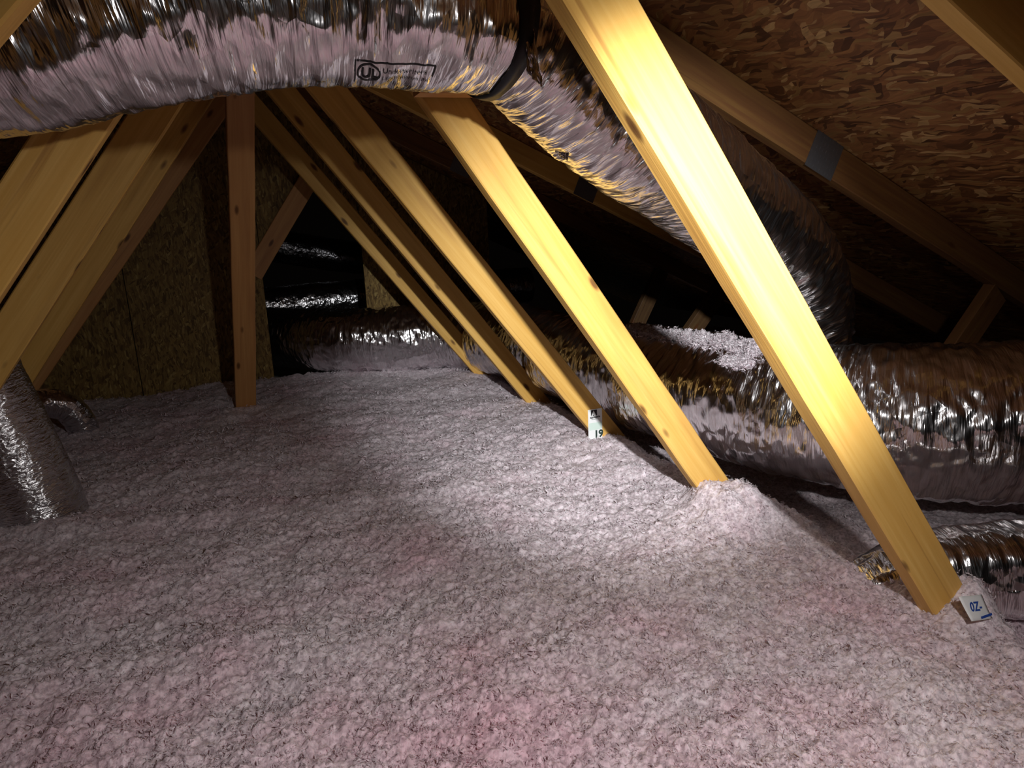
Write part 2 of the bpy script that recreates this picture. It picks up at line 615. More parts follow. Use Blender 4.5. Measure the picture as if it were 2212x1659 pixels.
web((466, 203), (67, 831), TY[3], -1, Z0, Z1, 'dim right-leaning web board, third from the left edge', LW, WOOD)
web((520, 203), (98, 820), TY[4], -1, Z0, Z1, 'darkest right-leaning web board, nearest the strand-board wall', LW, WOOD_RED)


def gusset(parent, centre, along, w, h):
    """pressed tooth plate with rows of small slots"""
    bm = bmesh.new()
    bmesh.ops.create_cube(bm, size=1.0, matrix=Matrix.Diagonal((w, h, 0.0016, 1)))
    for i in range(9):
        for j in range(6):
            x, y = -w / 2 + w * (i + .5) / 9, -h / 2 + h * (j + .5) / 6
            bmesh.ops.create_cube(bm, size=1.0, matrix=Matrix.Translation((x, y, 0.001)) @ Matrix.Diagonal((0.0016, h / 14, 0.0014, 1)))
    o = link('gusset_plate', bm_mesh('gusset_plate', bm), PLATE)
    ex = Vector(along).normalized()
    ez = Vector((0, -1, 0))
    ey = ez.cross(ex)
    mt = Matrix((ex, ey, ez)).transposed().to_4x4()
    mt.translation = centre
    o.matrix_world = mt
    o.parent = parent
    o.matrix_parent_inverse = parent.matrix_world.inverted()
    o['label'] = 'grey metal gusset plate'
    return o


RG = 'sloping rafters under the right roof deck'
rdir = Vector((1, 0, -PITCH)).normalized()
rnrm = Vector((PITCH, 0, 1)).normalized()


def rafter(k, x0, x1, label, mat):
    off = -rnrm * (BW / 2 + 0.001) + Vector((0, TY[k] + BT / 2, 0))
    a = Vector((x0, 0, deck_z(x0))) + off
    c = Vector((x1, 0, deck_z(x1))) + off
    return timber('rafter', a, c, (0, -1, 0), mat, BW, BT, label, 'rafter', RG)


R1 = rafter(0, 0.50, 3.45, 'nearest rafter, pale wood cutting the top right corner', WOOD)
R2 = rafter(1, 0.42, 3.45, 'long rafter with a grey plate, crossing the strand-board roof at right', WOOD_AGED_SHADED)
R3 = rafter(2, 0.42, 3.45, 'dark rafter behind the foil duct, running down to the right', WOOD_AGED_SHADED)
R4 = rafter(3, 0.42, 2.75, 'short lit stretch of rafter with a grey plate under the sloping duct', WOOD)
R5 = rafter(4, 0.42, 3.45, 'farthest rafter, almost black, high above the white card', WOOD_AGED_SHADED)
for R_, px, y in ((R2, (1783, 298), TY[1]), (R4, (1268, 408), TY[3]), (R5, (1003, 432), TY[4])):
    p = at(*px, y)
    p.y = y - 0.0008
    # sit on the rafter's own axis
    p.z = deck_z(p.x) - (BW / 2 + 0.002) * math.sqrt(1 + PITCH ** 2)
    gusset(R_, p, rdir, 0.105, 0.10)

SG = 'dim struts rising to the rafters at far right'


def strut(p, q, y, label, z0=0.0):
    a, c = at(*p, y), at(*q, y)
    d = (c - a).normalized()
    s0 = (z0 - a.z) / d.z
    off = Vector((0, BT / 2 + 0.0, 0)) + Vector((d.z, 0, -d.x)) * BW / 2
    # top end stops under the rafter
    e = a.copy()
    while e.z < deck_z(e.x) - 0.104:
        e = e + d * 0.01
    return timber('strut', a + d * s0 + off, e + off, (0, -1, 0), WOOD_AGED_SHADED if y < 2 else WOOD_SHADED, BW, BT, label, 'beam', SG)  # strut colours carry painted shade, deeper on the far ones


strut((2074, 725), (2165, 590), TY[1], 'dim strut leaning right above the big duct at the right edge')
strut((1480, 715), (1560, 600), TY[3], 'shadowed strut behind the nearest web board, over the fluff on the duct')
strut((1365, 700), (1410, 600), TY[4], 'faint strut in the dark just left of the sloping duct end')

timber('brace_post', Vector((0.018, 3.45, -0.2)) + Vector((0, 0.04, 0)), (0.150, 2.46, H + 0.62), (0.05, -1, -0.4), WOOD_RED, BW, BT,
       'reddish upright brace standing on the insulation before the back wall', 'beam')
timber('cross_brace', (0.40, TY[1] - 0.05, H + 0.262), (0.66, TY[1] - 0.05, H + 0.266), (0, 0, 1), WOOD_RED, 0.05, 0.012,
       'flat wooden batten under the foil duct, at the head of a web board', 'beam')
timber('opening_brace', at(563, 560, WY - 0.03) + Vector((-0.05, 0, -0.08)), at(668, 385, WY - 0.03), (0, -1, 0), WOOD_RED, 0.10, 0.03,
       'slanted board along the upper left edge of the wall opening', 'beam')


# ------------------------------------------------------------------ ducts
class Tube:
    """flexible duct: smooth path, wrinkled foil jacket; surf() returns points on the jacket"""

    def __init__(self, pts, rad, seed, coil=0.0012, wr=0.0026, sag=0.008, pitch=0.040, step=0.0042, nth=150, flat=1.0, boxy=0.0, facet=0.0034, rough_end=0.0):
        self.facet, self.rough_end = facet, rough_end
        P = np.array(pts, float)
        Rk = np.array(rad, float) if np.ndim(rad) else np.full(len(P), float(rad))
        ext = np.vstack([2 * P[0] - P[1], P, 2 * P[-1] - P[-2]])
        out, ro = [], []
        for i in range(len(P) - 1):
            p0, p1, p2, p3 = ext[i:i + 4]
            for t in np.linspace(0, 1, 60, endpoint=False):
                out.append(0.5 * (2 * p1 + (p2 - p0) * t + (2 * p0 - 5 * p1 + 4 * p2 - p3) * t * t + (3 * p1 - p0 - 3 * p2 + p3) * t ** 3))
                ro.append(Rk[i] * (1 - t) + Rk[i + 1] * t)
        out.append(P[-1])
        ro.append(Rk[-1])
        out, ro = np.array(out), np.array(ro)
        s = np.concatenate([[0], np.cumsum(np.linalg.norm(np.diff(out, axis=0), axis=1))])
        self.len = s[-1]
        nu = int(self.len / step)
        self.u = np.linspace(0, self.len, nu)
        self.c = np.stack([np.interp(self.u, s, out[:, k]) for k in range(3)], 1)
        self.r = np.interp(self.u, s, ro)
        t = np.gradient(self.c, self.u, axis=0)
        t /= np.linalg.norm(t, axis=1)[:, None]
        up = np.array([0, 0, 1.0])
        # side/up frame; falls back smoothly on steep runs
        a = np.cross(t, up)
        a /= np.maximum(np.linalg.norm(a, axis=1), 1e-4)[:, None]
        self.a, self.b, self.t = a, np.cross(a, t), t
        self.seed, self.coil, self.wr, self.sag, self.pitch, self.nth, self.flat, self.boxy = seed, coil, wr, sag, pitch, nth, flat, boxy
        self.th = np.linspace(0, 2 * math.pi, nth, endpoint=False)

    def disp(self, u, th):
        s = self.seed * 13.7
        ct, st = np.cos(th), np.sin(th)
        q = np.mean(self.r) / 0.13
        v = u + 0.030 * th / (2 * math.pi) + 0.012 * noise3(u * 5 + s, ct * 2, st * 2)
        d = self.coil * np.abs(np.sin(math.pi * (u / self.pitch + 0.5 * noise3(u * 3, ct * 1.2 + s, st * 1.2))))
        w = noise3(v * 30 + s, ct * 1.7 * q + s, st * 1.7 * q)
        d = d + self.wr * (0.5 - np.abs(w) * 2.0)
        w = noise3(v * 66 + 2 * s, ct * 2.4 * q + s, st * 2.4 * q + 2)
        d = d + self.wr * 0.55 * (0.5 - np.abs(w) * 2.0)
        w = noise3(v * 15 + 9.1, ct * 3.6 * q + s + 4, st * 3.6 * q)
        d = d + self.wr * 1.3 * w
        # crumpled facets: folded planes with sharp creases between them
        amp = 1 + self.rough_end * sstep(self.len - 0.62, self.len - 0.40, u)
        w = noise3(v * 26 + 3.3 * s, ct * 1.9 * q + s, st * 1.9 * q + 6) * 2.4
        d = d + amp * self.facet * (np.abs((w + 0.5) % 2.0 - 1.0) - 0.5)
        w = noise3(v * 50 + 1.7 * s, ct * 3.4 * q + s, st * 3.4 * q + 9) * 2.2
        d = d + amp * self.facet * 0.5 * (np.abs((w + 0.5) % 2.0 - 1.0) - 0.5)
        d = d + self.sag * noise3(u * 3.6 + s, ct * 1.1, st * 1.1 + 7) * 1.6
        return d

    def build(self, name, mat, parent=None):
        U, T = np.meshgrid(self.u, self.th, indexing='ij')
        rr = self.r[:, None] + self.disp(U, T)
        ca, sa = np.cos(T), np.sin(T)
        if self.boxy:
            k = (np.abs(ca) ** 4 + np.abs(sa) ** 4) ** -0.25
            rr = rr * (1 + (k - 1) * self.boxy)
        co = self.c[:, None, :] + self.a[:, None, :] * (ca * rr)[..., None] + self.b[:, None, :] * (sa * rr * self.flat)[..., None]
        self.co = co
        nu, nt_ = U.shape
        uvv = np.stack([U, T * np.mean(self.r)], -1)
        # repeat the seam column so the uv stays continuous
        co2 = np.concatenate([co, co[:, :1]], 1)
        uv2 = np.concatenate([uvv, np.stack([U[:, :1], np.full((nu, 1), 2 * math.pi * np.mean(self.r))], -1)], 1)
        i, j = np.meshgrid(np.arange(nu - 1), np.arange(nt_), indexing='ij')
        w = nt_ + 1
        f = np.stack([i * w + j, i * w + j + 1, (i + 1) * w + j + 1, (i + 1) * w + j], -1).reshape(-1, 4)
        me = mesh(name, co2.reshape(-1, 3), f, True, uv2.reshape(-1, 2))
        return link(name, me, mat, parent)

    def surf(self, u, th, off=0.0015):
        """points on the finished jacket at arc length u and angle th"""
        u = np.clip(np.asarray(u, float), 0, self.len - 1e-6)
        fu = u / self.len * (len(self.u) - 1)
        ft = (np.asarray(th, float) % (2 * math.pi)) / (2 * math.pi) * self.nth
        i0, j0 = np.floor(fu).astype(int), np.floor(ft).astype(int)
        i1 = np.minimum(i0 + 1, len(self.u) - 1)
        a, b_ = (fu - i0)[..., None], (ft - j0)[..., None]
        j0 = j0 % self.nth
        j1 = (j0 + 1) % self.nth
        C = self.co
        p = (C[i0, j0] * (1 - b_) + C[i0, j1] * b_) * (1 - a) + (C[i1, j0] * (1 - b_) + C[i1, j1] * b_) * a
        n = p - self.c[i0]
        n /= np.linalg.norm(n, axis=-1)[..., None]
        return p + n * off


def find_uv(tube, px, py, depth=None):
    """the jacket point the photograph shows at this pixel, as (u, th): nearest visible grid point to that line of sight"""
    d = ray(px, py)
    d = np.array(d) / d.length
    o = np.array([0, 0, H])
    v = tube.co - o
    s = v @ d
    dist = np.linalg.norm(v - s[..., None] * d, axis=-1)
    dist = np.where(dist < 0.012, dist * 0.2 + s * 0.05, 10 + dist)
    k = np.unravel_index(np.argmin(dist), dist.shape)
    return tube.u[k[0]], tube.th[k[1]]


def stroke(tube, uvs, width, name, parent, mat=INK, off=0.0009):
    """a thin printed line that follows the jacket"""
    uvs = np.array(uvs, float)
    seg = []
    for k in range(len(uvs) - 1):
        n = max(2, int(np.hypot((uvs[k + 1, 0] - uvs[k, 0]), (uvs[k + 1, 1] - uvs[k, 1]) * np.mean(tube.r)) / 0.003))
        for t in np.linspace(0, 1, n, endpoint=False):
            seg.append(uvs[k] * (1 - t) + uvs[k + 1] * t)
    seg.append(uvs[-1])
    seg = np.array(seg)
    r_ = np.mean(tube.r)
    g = np.gradient(seg * [1, r_], axis=0)
    g /= np.maximum(np.linalg.norm(g, axis=1), 1e-9)[:, None]
    nn = np.stack([-g[:, 1], g[:, 0] / 1], 1) * width / 2
    nn[:, 1] /= r_
    a, c = seg + nn, seg - nn
    A, C_ = tube.surf(a[:, 0], a[:, 1], off), tube.surf(c[:, 0], c[:, 1], off)
    v = np.empty((len(seg) * 2, 3))
    v[0::2], v[1::2] = A, C_
    i = np.arange(len(seg) - 1) * 2
    f = np.stack([i, i + 1, i + 3, i + 2], 1)
    return v, f


def strokes(tube, lines, width, name, parent, mat=INK, off=0.0009, label=None):
    vs, fs, n = [], [], 0
    for l in lines:
        v, f = stroke(tube, l, width, name, parent, mat, off)
        vs.append(v)
        fs.append(f + n)
        n += len(v)
    o = link(name, mesh(name, np.vstack(vs), np.vstack(fs)), mat, parent)
    if label:
        o['label'] = label
    return o


def text_mesh(body, size, name, bold=0.0, shear=0.0):
    cu = bpy.data.curves.new(name, 'FONT')
    cu.body = body
    cu.size = size
    cu.offset = bold
    cu.shear = shear
    cu.resolution_u = 3
    o = bpy.data.objects.new(name, cu)
    COL.objects.link(o)
    dg = bpy.context.evaluated_depsgraph_get()
    dg.update()
    me = bpy.data.meshes.new_from_object(o.evaluated_get(dg))
    bpy.data.objects.remove(o)
    bpy.data.curves.remove(cu)
    me.name = name
    return me


def text_on(tube, body, size, uv0, du, dth, name, parent, mat=INK, off=0.0010, bold=0.0):
    """lettering wrapped on the jacket; du, dth are the signs of reading and upright directions"""
    me = text_mesh(body, size, name, bold)
    bm = bmesh.new()
    bm.from_mesh(me)
    bmesh.ops.triangulate(bm, faces=bm.faces[:])
    bmesh.ops.subdivide_edges(bm, edges=[e for e in bm.edges if e.calc_length() > 0.006], cuts=2, use_grid_fill=False)
    co = np.array([v.co[:] for v in bm.verts])
    p = tube.surf(uv0[0] + du * co[:, 0], uv0[1] + dth * co[:, 1] / np.mean(tube.r), off)
    for v, q in zip(bm.verts, p):
        v.co = q
    bm.to_mesh(me)
    bm.free()
    return link(name, me, mat, parent)


# the big hanging duct: across the picture at upper left, a sharp turn at the strap, then down to the right behind the nearest web
def hp(px, py, y, dz=0.0):
    p = at(px, py, y)
    return (p.x, p.y, p.z + dz)


HR = 0.128
hang = Tube([(-0.78, 1.28, H + 0.24), (-0.52, 1.25, H + 0.26), hp(0, 285, 1.22, 0.125), hp(240, 245, 1.20, 0.130), hp(500, 198, 1.19, 0.130), hp(750, 185, 1.18, 0.130),
             hp(950, 200, 1.17, 0.130), (0.53, 1.19, H + 0.325), hp(1285, 222, 1.24), hp(1385, 303, 1.28), hp(1480, 374, 1.35), hp(1610, 470, 1.46),
             hp(1705, 565, 1.55), hp(1745, 660, 1.62), hp(1755, 765, 1.67)],
            [HR, HR, HR, HR, HR, HR, HR * .98, HR * .93, HR * .95, HR, HR, HR * 1.02, HR * 1.05, HR * 1.0, HR * .9], 1, rough_end=1.6)
duct1 = hang.build('flex_duct', FOIL)
prop(duct1, 'foil duct hanging from a black strap, running from the top left behind the nearest board', 'duct', 'silver foil ducts')

# the fat duct lying along the foot of the right-hand webs
low = Tube([(2.36, 0.80, 0.222), (2.12, 0.94, 0.22), (1.90, 1.07, 0.215), (1.65, 1.29, 0.205), (1.50, 1.62, 0.200), (1.425, 2.15, 0.195), (1.385, 2.75, 0.19),
            (1.345, 3.28, 0.19), (1.20, 3.66, 0.185), (0.90, 3.79, 0.18), (0.60, 3.93, 0.18), (0.36, 4.22, 0.18), (0.10, 4.55, 0.18)],
           [0.215, 0.212, 0.21, 0.205, 0.20, 0.195, 0.19, 0.19, 0.185, 0.18, 0.175, 0.175, 0.175], 2, wr=0.0026, sag=0.012, pitch=0.055, step=0.0052, nth=180, facet=0.0058)
duct2 = low.build('flex_duct', FOIL)
prop(duct2, 'fat foil duct lying along the feet of the right-hand webs, turning into the wall opening', 'duct', 'silver foil ducts')

# foil collar lying in front of the fat duct at the right edge
boot = Tube([(1.16, 1.03, -0.09), (1.26, 0.98, -0.05), (1.36, 0.92, -0.015), (1.52, 0.835, 0.0), (1.75, 0.72, 0.0), (2.1, 0.55, 0.0)], [0.02, 0.06, 0.085, 0.095, 0.095, 0.095], 3,
            facet=0.003, wr=0.0026, sag=0.006, flat=0.95, boxy=0.75)
duct3 = boot.build('duct_collar', FOIL)
prop(duct3, 'boxy foil collar with grey top at bottom right, in front of the fat duct', 'duct', 'silver foil ducts')

# small duct standing in the insulation at left
y4 = 2.27
side = Tube([hp(-360, 250, y4), hp(-290, 400, y4), hp(-205, 560, y4), hp(-122, 700, y4), hp(-50, 830, y4), hp(15, 950, y4), hp(72, 1060, y4), hp(108, 1150, y4)], 0.114, 4, wr=0.0014, coil=0.0006, sag=0.003, pitch=0.02, facet=0.001)
duct4 = side.build('flex_duct', FOIL_FINE)
prop(duct4, 'narrow grey foil duct at the left edge, running down into the insulation', 'duct', 'silver foil ducts')

stub = Tube([(-0.86, 3.05, 0.10), (-0.83, 3.15, 0.13), (-0.74, 3.24, 0.15), (-0.66, 3.28, 0.12), (-0.62, 3.30, 0.03), (-0.62, 3.31, -0.04)], 0.058, 5, wr=0.002, sag=0.003, facet=0.001)
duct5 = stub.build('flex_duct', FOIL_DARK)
prop(duct5, 'small black shiny duct elbow behind the narrow duct at the left edge', 'duct', 'silver foil ducts')

far = Tube([(-1.2, 4.95, 0.30), (-0.3, 4.92, 0.31), (0.5, 4.88, 0.315), (1.2, 4.90, 0.32), (2.2, 4.9, 0.32)], 0.13, 6, step=0.008, nth=96)
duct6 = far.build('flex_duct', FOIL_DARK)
prop(duct6, 'glinting foil duct lying crosswise inside the dark wall opening', 'duct', 'silver foil ducts')
far2 = Tube([(-1.0, 5.5, 0.95), (0.0, 5.45, 0.80), (0.6, 5.42, 0.66), (1.4, 5.4, 0.5)], 0.12, 7, step=0.01, nth=80)
duct7 = far2.build('flex_duct', FOIL_SHADED)
prop(duct7, 'barely visible foil duct high in the dark wall opening', 'duct', 'silver foil ducts')

# prints on the hanging duct: boxed safety mark
u0, t0 = find_uv(hang, 765, 178)
u1, t1 = find_uv(hang, 945, 140)
ua, ta = find_uv(hang, 765, 133)
th_lo, th_hi = t0, ta
sg = 1 if u1 > u0 else -1
du_ = abs(u1 - u0)
strokes(hang, [[(u0, th_lo), (u0, th_hi), (u0 + sg * du_, th_hi), (u0 + sg * du_, th_lo + (th_hi - th_lo) * .45)]], 0.0022, 'printed_box', duct1, label='thin black printed outline')
hh = (th_hi - th_lo)
rad = np.mean(hang.r)
cw = abs(hh) * rad * 0.62
cc = (u0 + sg * cw * 0.9, th_lo + hh * 0.50)
circ = [(cc[0] + sg * math.cos(a) * cw * .75, cc[1] + np.sign(hh) * math.sin(a) * cw * .62 / rad) for a in np.linspace(0, 2 * math.pi, 33)]
strokes(hang, [circ], 0.0030, 'printed_circle', duct1)
text_on(hang, 'UL', cw * 0.95, (cc[0] - sg * cw * .52, cc[1] - np.sign(hh) * cw * .33 / rad), sg, np.sign(hh), 'printed_letters', duct1, bold=0.0008)
text_on(hang, 'Underwriters', cw * 0.50, (u0 + sg * cw * 1.8, th_lo + hh * 0.58), sg, np.sign(hh), 'printed_letters', duct1)
text_on(hang, 'Laboratories Inc.', cw * 0.46, (u0 + sg * cw * 1.8, th_lo + hh * 0.22), sg, np.sign(hh), 'printed_letters', duct1)

# prints on its sloping run: a small barred box and a ringed mark
ub, tb = find_uv(hang, 1420, 485)
k_ = 0.012
strokes(hang, [[(ub - k_, tb - .10), (ub + k_, tb - .10), (ub + k_, tb + .10), (ub - k_, tb + .10), (ub - k_, tb - .10)],
               [(ub - k_ * .4, tb - .07), (ub - k_ * .4, tb + .07)], [(ub + k_ * .2, tb - .07), (ub + k_ * .2, tb + .07)]], 0.0022, 'printed_box', duct1)
ub, tb = find_uv(hang, 1478, 524)
strokes(hang, [[(ub + math.cos(a) * .016, tb + math.sin(a) * .10) for a in np.linspace(0, 2 * math.pi, 25)],
               [(ub - .006, tb - .06), (ub - .006, tb + .05), (ub + .004, tb - .05), (ub + .006, tb + .06)]], 0.0020, 'printed_circle', duct1)

# hanger strap round the turn
us, _t = find_uv(hang, 1112, 120)
ring, fs = [], []
w_ = 0.036
ths = np.linspace(math.radians(95), math.radians(95 + 300), 90)
for th in ths:
    for q in (-1, 1):
        ring.append((us + q * w_ / 2 + 0.006 - 0.020 * math.sin(th), th))
ring = np.array(ring)
po = hang.surf(ring[:, 0], ring[:, 1], 0.004)
pi_ = hang.surf(ring[:, 0], ring[:, 1], 0.0022)
n_ = len(ths)
V_ = np.vstack([po, pi_])
F_ = []
for k in range(n_ - 1):
    a_ = 2 * k
    F_ += [(a_, a_ + 1, a_ + 3, a_ + 2), (2 * n_ + a_, 2 * n_ + a_ + 2, 2 * n_ + a_ + 3, 2 * n_ + a_ + 1),
           (a_, a_ + 2, 2 * n_ + a_ + 2, 2 * n_ + a_), (a_ + 1, 2 * n_ + a_ + 1, 2 * n_ + a_ + 3, a_ + 3)]
strap = link('hanger_strap', mesh('hanger_strap', V_, F_, True), STRAP)
prop(strap, 'black strap looped under the foil duct where it turns, beside the nearest board', 'strap')
top = hang.surf(np.array([us]), np.array([math.radians(90)]), 0.004)[0]
bm = bmesh.new()
bmesh.ops.create_cube(bm, size=1.0, matrix=Matrix.Diagonal((w_, 0.0025, max(0.05, deck_z(top[0]) - top[2]) + 0.03, 1)))
tail = link('strap_tail', bm_mesh('strap_tail', bm), STRAP, strap)
tail.location = (top[0], top[1] - 0.004, (deck_z(top[0]) + top[2]) / 2 - 0.016)


def crumple_sheet(name, corners, thick, amp, seed, mat, parent=None, n=26, label=None):
    """a small bent scrap of foil with real thickness"""
    c = [np.array(p, float) for p in corners]
    s, t = np.meshgrid(np.linspace(0, 1, n), np.linspace(0, 1, n), indexing='ij')
    p = (c[0] * ((1 - s) * (1 - t))[..., None] + c[1] * (s * (1 - t))[..., None] + c[2] * (s * t)[..., None] + c[3] * ((1 - s) * t)[..., None])
    nr = np.cross(c[1] - c[0], c[3] - c[0])
    nr /= np.linalg.norm(nr)
    d = amp * (1.6 * noise3(s * 3 + seed, t * 3, s * 0 + seed) + 0.8 * noise3(s * 8, t * 8 + seed, s * 0))
    p = p + nr * d[..., None]
    i, j = np.meshgrid(np.arange(n - 1), np.arange(n - 1), indexing='ij')
    f = np.stack([i * n + j, (i + 1) * n + j, (i + 1) * n + j + 1, i * n + j + 1], -1).reshape(-1, 4)
    me = mesh(name, p.reshape(-1, 3), f, True, np.stack([s * .1, t * .1], -1).reshape(-1, 2))
    o = link(name, me, mat, parent)
    md = o.modifiers.new('thickness', 'SOLIDIFY')
    md.thickness = thick
    if label:
        o['label'] = label
    return o


crumple_sheet('foil_flap', [hp(1132, 60, 1.07), hp(1152, 62, 1.06), hp(1172, 190, 1.06), hp(1140, 160, 1.07)], 0.0012, 0.012, 2.0, FOIL, duct1, label='loose crumpled foil tail beside the strap')
crumple_sheet('foil_flap', [hp(1186, 314, 1.24), hp(1232, 318, 1.22), hp(1226, 348, 1.22), hp(1210, 338, 1.24)], 0.0012, 0.006, 5.0, FOIL_DARK, duct1, label='torn dark foil flap under the sloping run')

# ------------------------------------------------------------------ blown insulation
def floor_z(x, y, fine=True):
    z = np.zeros_like(x)
    # trench along the fat duct and the drop behind the nearest web
    edge = 1.36 + 0.05 * np.exp(-((y - 1.4) / 0.3) ** 2) - 0.03 * sstep(1.8, 3.2, y) - 0.45 * sstep(3.15, 3.6, y)
    z = z - 0.11 * (1 - sstep(3.0, 3.35, y)) * sstep(edge - 0.10, edge + 0.06, x + 0.03 * noise3(x * 6, y * 6, x * 0 + 2))
    # heaps round the feet of the first and second webs
    z = z + 0.085 * np.exp(-(((x - 1.315) / 0.075) ** 2 + ((y - 0.785) / 0.06) ** 2))
    z = z + 0.070 * np.exp(-(((x - 1.19) / 0.10) ** 2 + ((y - 1.37) / 0.11) ** 2) ** 1.5) * (1 + 0.8 * noise3(x * 12, y * 12, x * 0))
    z = z + 0.03 * np.exp(-(((x - 1.22) / 0.10) ** 2 + ((y - 2.02) / 0.12) ** 2))
    z = z + 0.022 * noise3(x * 2.1 + 4, y * 2.1, x * 0 + 1.5) * 1.6 + 0.016 * noise3(x * 5.2, y * 5.2 + 9, x * 0 + 3.5) * 1.6
    # swept ridges across the near field
    z = z + 0.020 * np.exp(-((y - (1.254 - 0.307 * x + 0.09 * noise3(x * 4, y * 0, x * 0 + 8))) / 0.075) ** 2) * sstep(0.32, 0.0, x)
    z = z + 0.018 * np.exp(-((y - (2.0 - 0.25 * x)) / 0.07) ** 2) * sstep(0.9, 0.3, x)
    if fine:
        w1, w2 = noise3(x * 9, y * 9, x * 0 + 21) * .35, noise3(x * 9, y * 9, x * 0 + 31) * .35
        z = z + 0.016 * noise3(x * 13, y * 13, x * 0 + 5.5)
        z = z + 0.013 * (np.abs(noise3(x * 24 + w1, y * 24 + w2, x * 0 + 7.5)) - 0.2)
        z = z + 0.019 * (np.abs(noise3(x * 52 + w2, y * 52 + w1, x * 0 + 11.5)) - 0.2)
        z = z + 0.0115 * (np.abs(noise3(x * 105, y * 105, x * 0 + 2.5)) - 0.2) + 0.0045 * noise3(x * 190, y * 190, x * 0 + 6.5)
    return z


na, nr = 820, 800
az = np.radians(np.linspace(-46, 84, na))
rr = 0.30 * np.exp(np.linspace(0, math.log(5.2 / 0.30), nr))
A_, R_ = np.meshgrid(az, rr, indexing='ij')
X_, Y_ = R_ * np.sin(A_), R_ * np.cos(A_) 
Z_ = floor_z(X_, Y_)
i, j = np.meshgrid(np.arange(na - 1), np.arange(nr - 1), indexing='ij')
f = np.stack([i * nr + j, i * nr + j + 1, (i + 1) * nr + j + 1, (i + 1) * nr + j], -1).reshape(-1, 4)
_ok = ((Y_ < 4.00) & (np.abs(X_ - RIDGE_X) < 3.15)).ravel()
f = f[_ok[f].all(1)]
ins = link('insulation', mesh('insulation', np.stack([X_, Y_, Z_], -1).reshape(-1, 3), f, True), FLUFF)
prop(ins, 'pinkish white blown fibreglass covering the attic floor', 'insulation', kind='stuff')


def tufts(name, px, py, pz, size, parent=None, strands=3):
    """clusters of short curled fibre strips"""
    n = len(px)
    k = strands
    base = np.repeat(np.stack([px, py, pz], 1), k, 0)
    m = n * k
    base = base + RNG.normal(size=(m, 3)) * np.repeat(size, k)[:, None] * 0.45 * [1, 1, .5]
    d = RNG.normal(size=(m, 3))
    d[:, 2] = np.abs(d[:, 2]) * 0.55 + 0.1
    d /= np.linalg.norm(d, axis=1)[:, None]
    s = np.cross(d, RNG.normal(size=(m, 3)))
    s /= np.linalg.norm(s, axis=1)[:, None]
    bend = np.cross(d, s)
    ln = np.repeat(size, k) * RNG.uniform(0.6, 1.5, m)
    wd = ln * RNG.uniform(0.14, 0.34, m)
    p0 = base - d * (ln * .3)[:, None]
    p1 = base + d * (ln * .3)[:, None] + bend * (ln * .14)[:, None]
    p2 = base + d * (ln * .75)[:, None] - bend * (ln * RNG.uniform(0, .35, m))[:, None]
    v = np.stack([p0 - s * (wd * .5)[:, None], p0 + s * (wd * .5)[:, None], p1 - s * (wd * .6)[:, None], p1 + s * (wd * .6)[:, None],
                  p2 - s * (wd * .15)[:, None], p2 + s * (wd * .15)[:, None]], 1).reshape(-1, 3)
    o6 = np.arange(m)[:, None] * 6
    f1 = np.concatenate([o6 + [0, 1, 3, 2], o6 + [2, 3, 5, 4]], 0)
    o = link(name, mesh(name, v, f1, True), FLUFF, parent)
    return o


nc = 25000
ta_ = np.radians(RNG.uniform(-40, 80, nc))
tr_ = 0.36 * np.exp(RNG.uniform(0, math.log(4.6 / 0.36), nc))
cx, cy = tr_ * np.sin(ta_), tr_ * np.cos(ta_)
keep = (cy > 0.1) & (cy < 3.98) & (cx < 1.75)
cx, cy, tr_ = cx[keep], cy[keep], tr_[keep]
cr = RNG.uniform(0.006, 0.013, len(cx)) * (0.75 + 0.30 * np.clip(tr_, 0, 3))
ms = 8
ang, rad_ = RNG.uniform(0, 2 * math.pi, (len(cx), ms)), np.sqrt(RNG.uniform(0, 1, (len(cx), ms)))
tx = (cx[:, None] + np.cos(ang) * rad_ * cr[:, None]).ravel()
ty = (cy[:, None] + np.sin(ang) * rad_ * cr[:, None]).ravel()
tz = floor_z(tx, ty) + (0.50 * cr[:, None] * (1 - rad_ ** 2)).ravel()
ts = (RNG.uniform(0.30, 0.62, (len(cx), ms)) * cr[:, None]).ravel()
tf = tufts('fibre_tufts', tx, ty, tz, ts, ins, 1)
tf['kind'] = 'stuff'


# fluff spilled on the fat duct between the two nearest webs
rim = [find_uv(low, *p) for p in ((1395, 716), (1450, 722), (1500, 730), (1560, 740), (1625, 752))]
rim.sort()
ru, rt = np.array([p[0] for p in rim]), np.array([p[1] for p in rim])
nq = 5200
uu = RNG.uniform(ru[0] - 0.03, ru[-1] + 0.10, nq)
tt = np.interp(uu, ru, rt) + RNG.normal(0, 0.075, nq)
pp = low.surf(uu, tt, 0.0)
hgt = np.clip(0.012 + 0.030 * noise3(uu * 26, tt * 3, uu * 0), 0.001, 0.04) * RNG.uniform(0, 1, nq)
spill = tufts('spilled_fluff', pp[:, 0], pp[:, 1], pp[:, 2] + hgt, RNG.uniform(0.004, 0.009, nq), None, 5)
prop(spill, 'white insulation fluff lying on top of the fat foil duct', 'insulation', kind='stuff')
uc, tc_ = find_uv(low, 1590, 780)
nq = 500
uu = uc + RNG.normal(0, 0.022, nq)
tt = tc_ + RNG.normal(0, 0.05, nq)
pp = low.surf(uu, tt, 0.004)
chunk = tufts('fluff_chunk', pp[:, 0], pp[:, 1], pp[:, 2], RNG.uniform(0.004, 0.008, nq), None, 5)
prop(chunk, 'single lump of white fluff stuck on the lit side of the fat duct', 'insulation', kind='stuff')

# ------------------------------------------------------------------ depth card on the third web
def card_frame(o, p, ex, ey):
    ez = ex.cross(ey)
    mt = Matrix((ex, ey, ez)).transposed().to_4x4()
    mt.translation = p
    o.matrix_world = mt


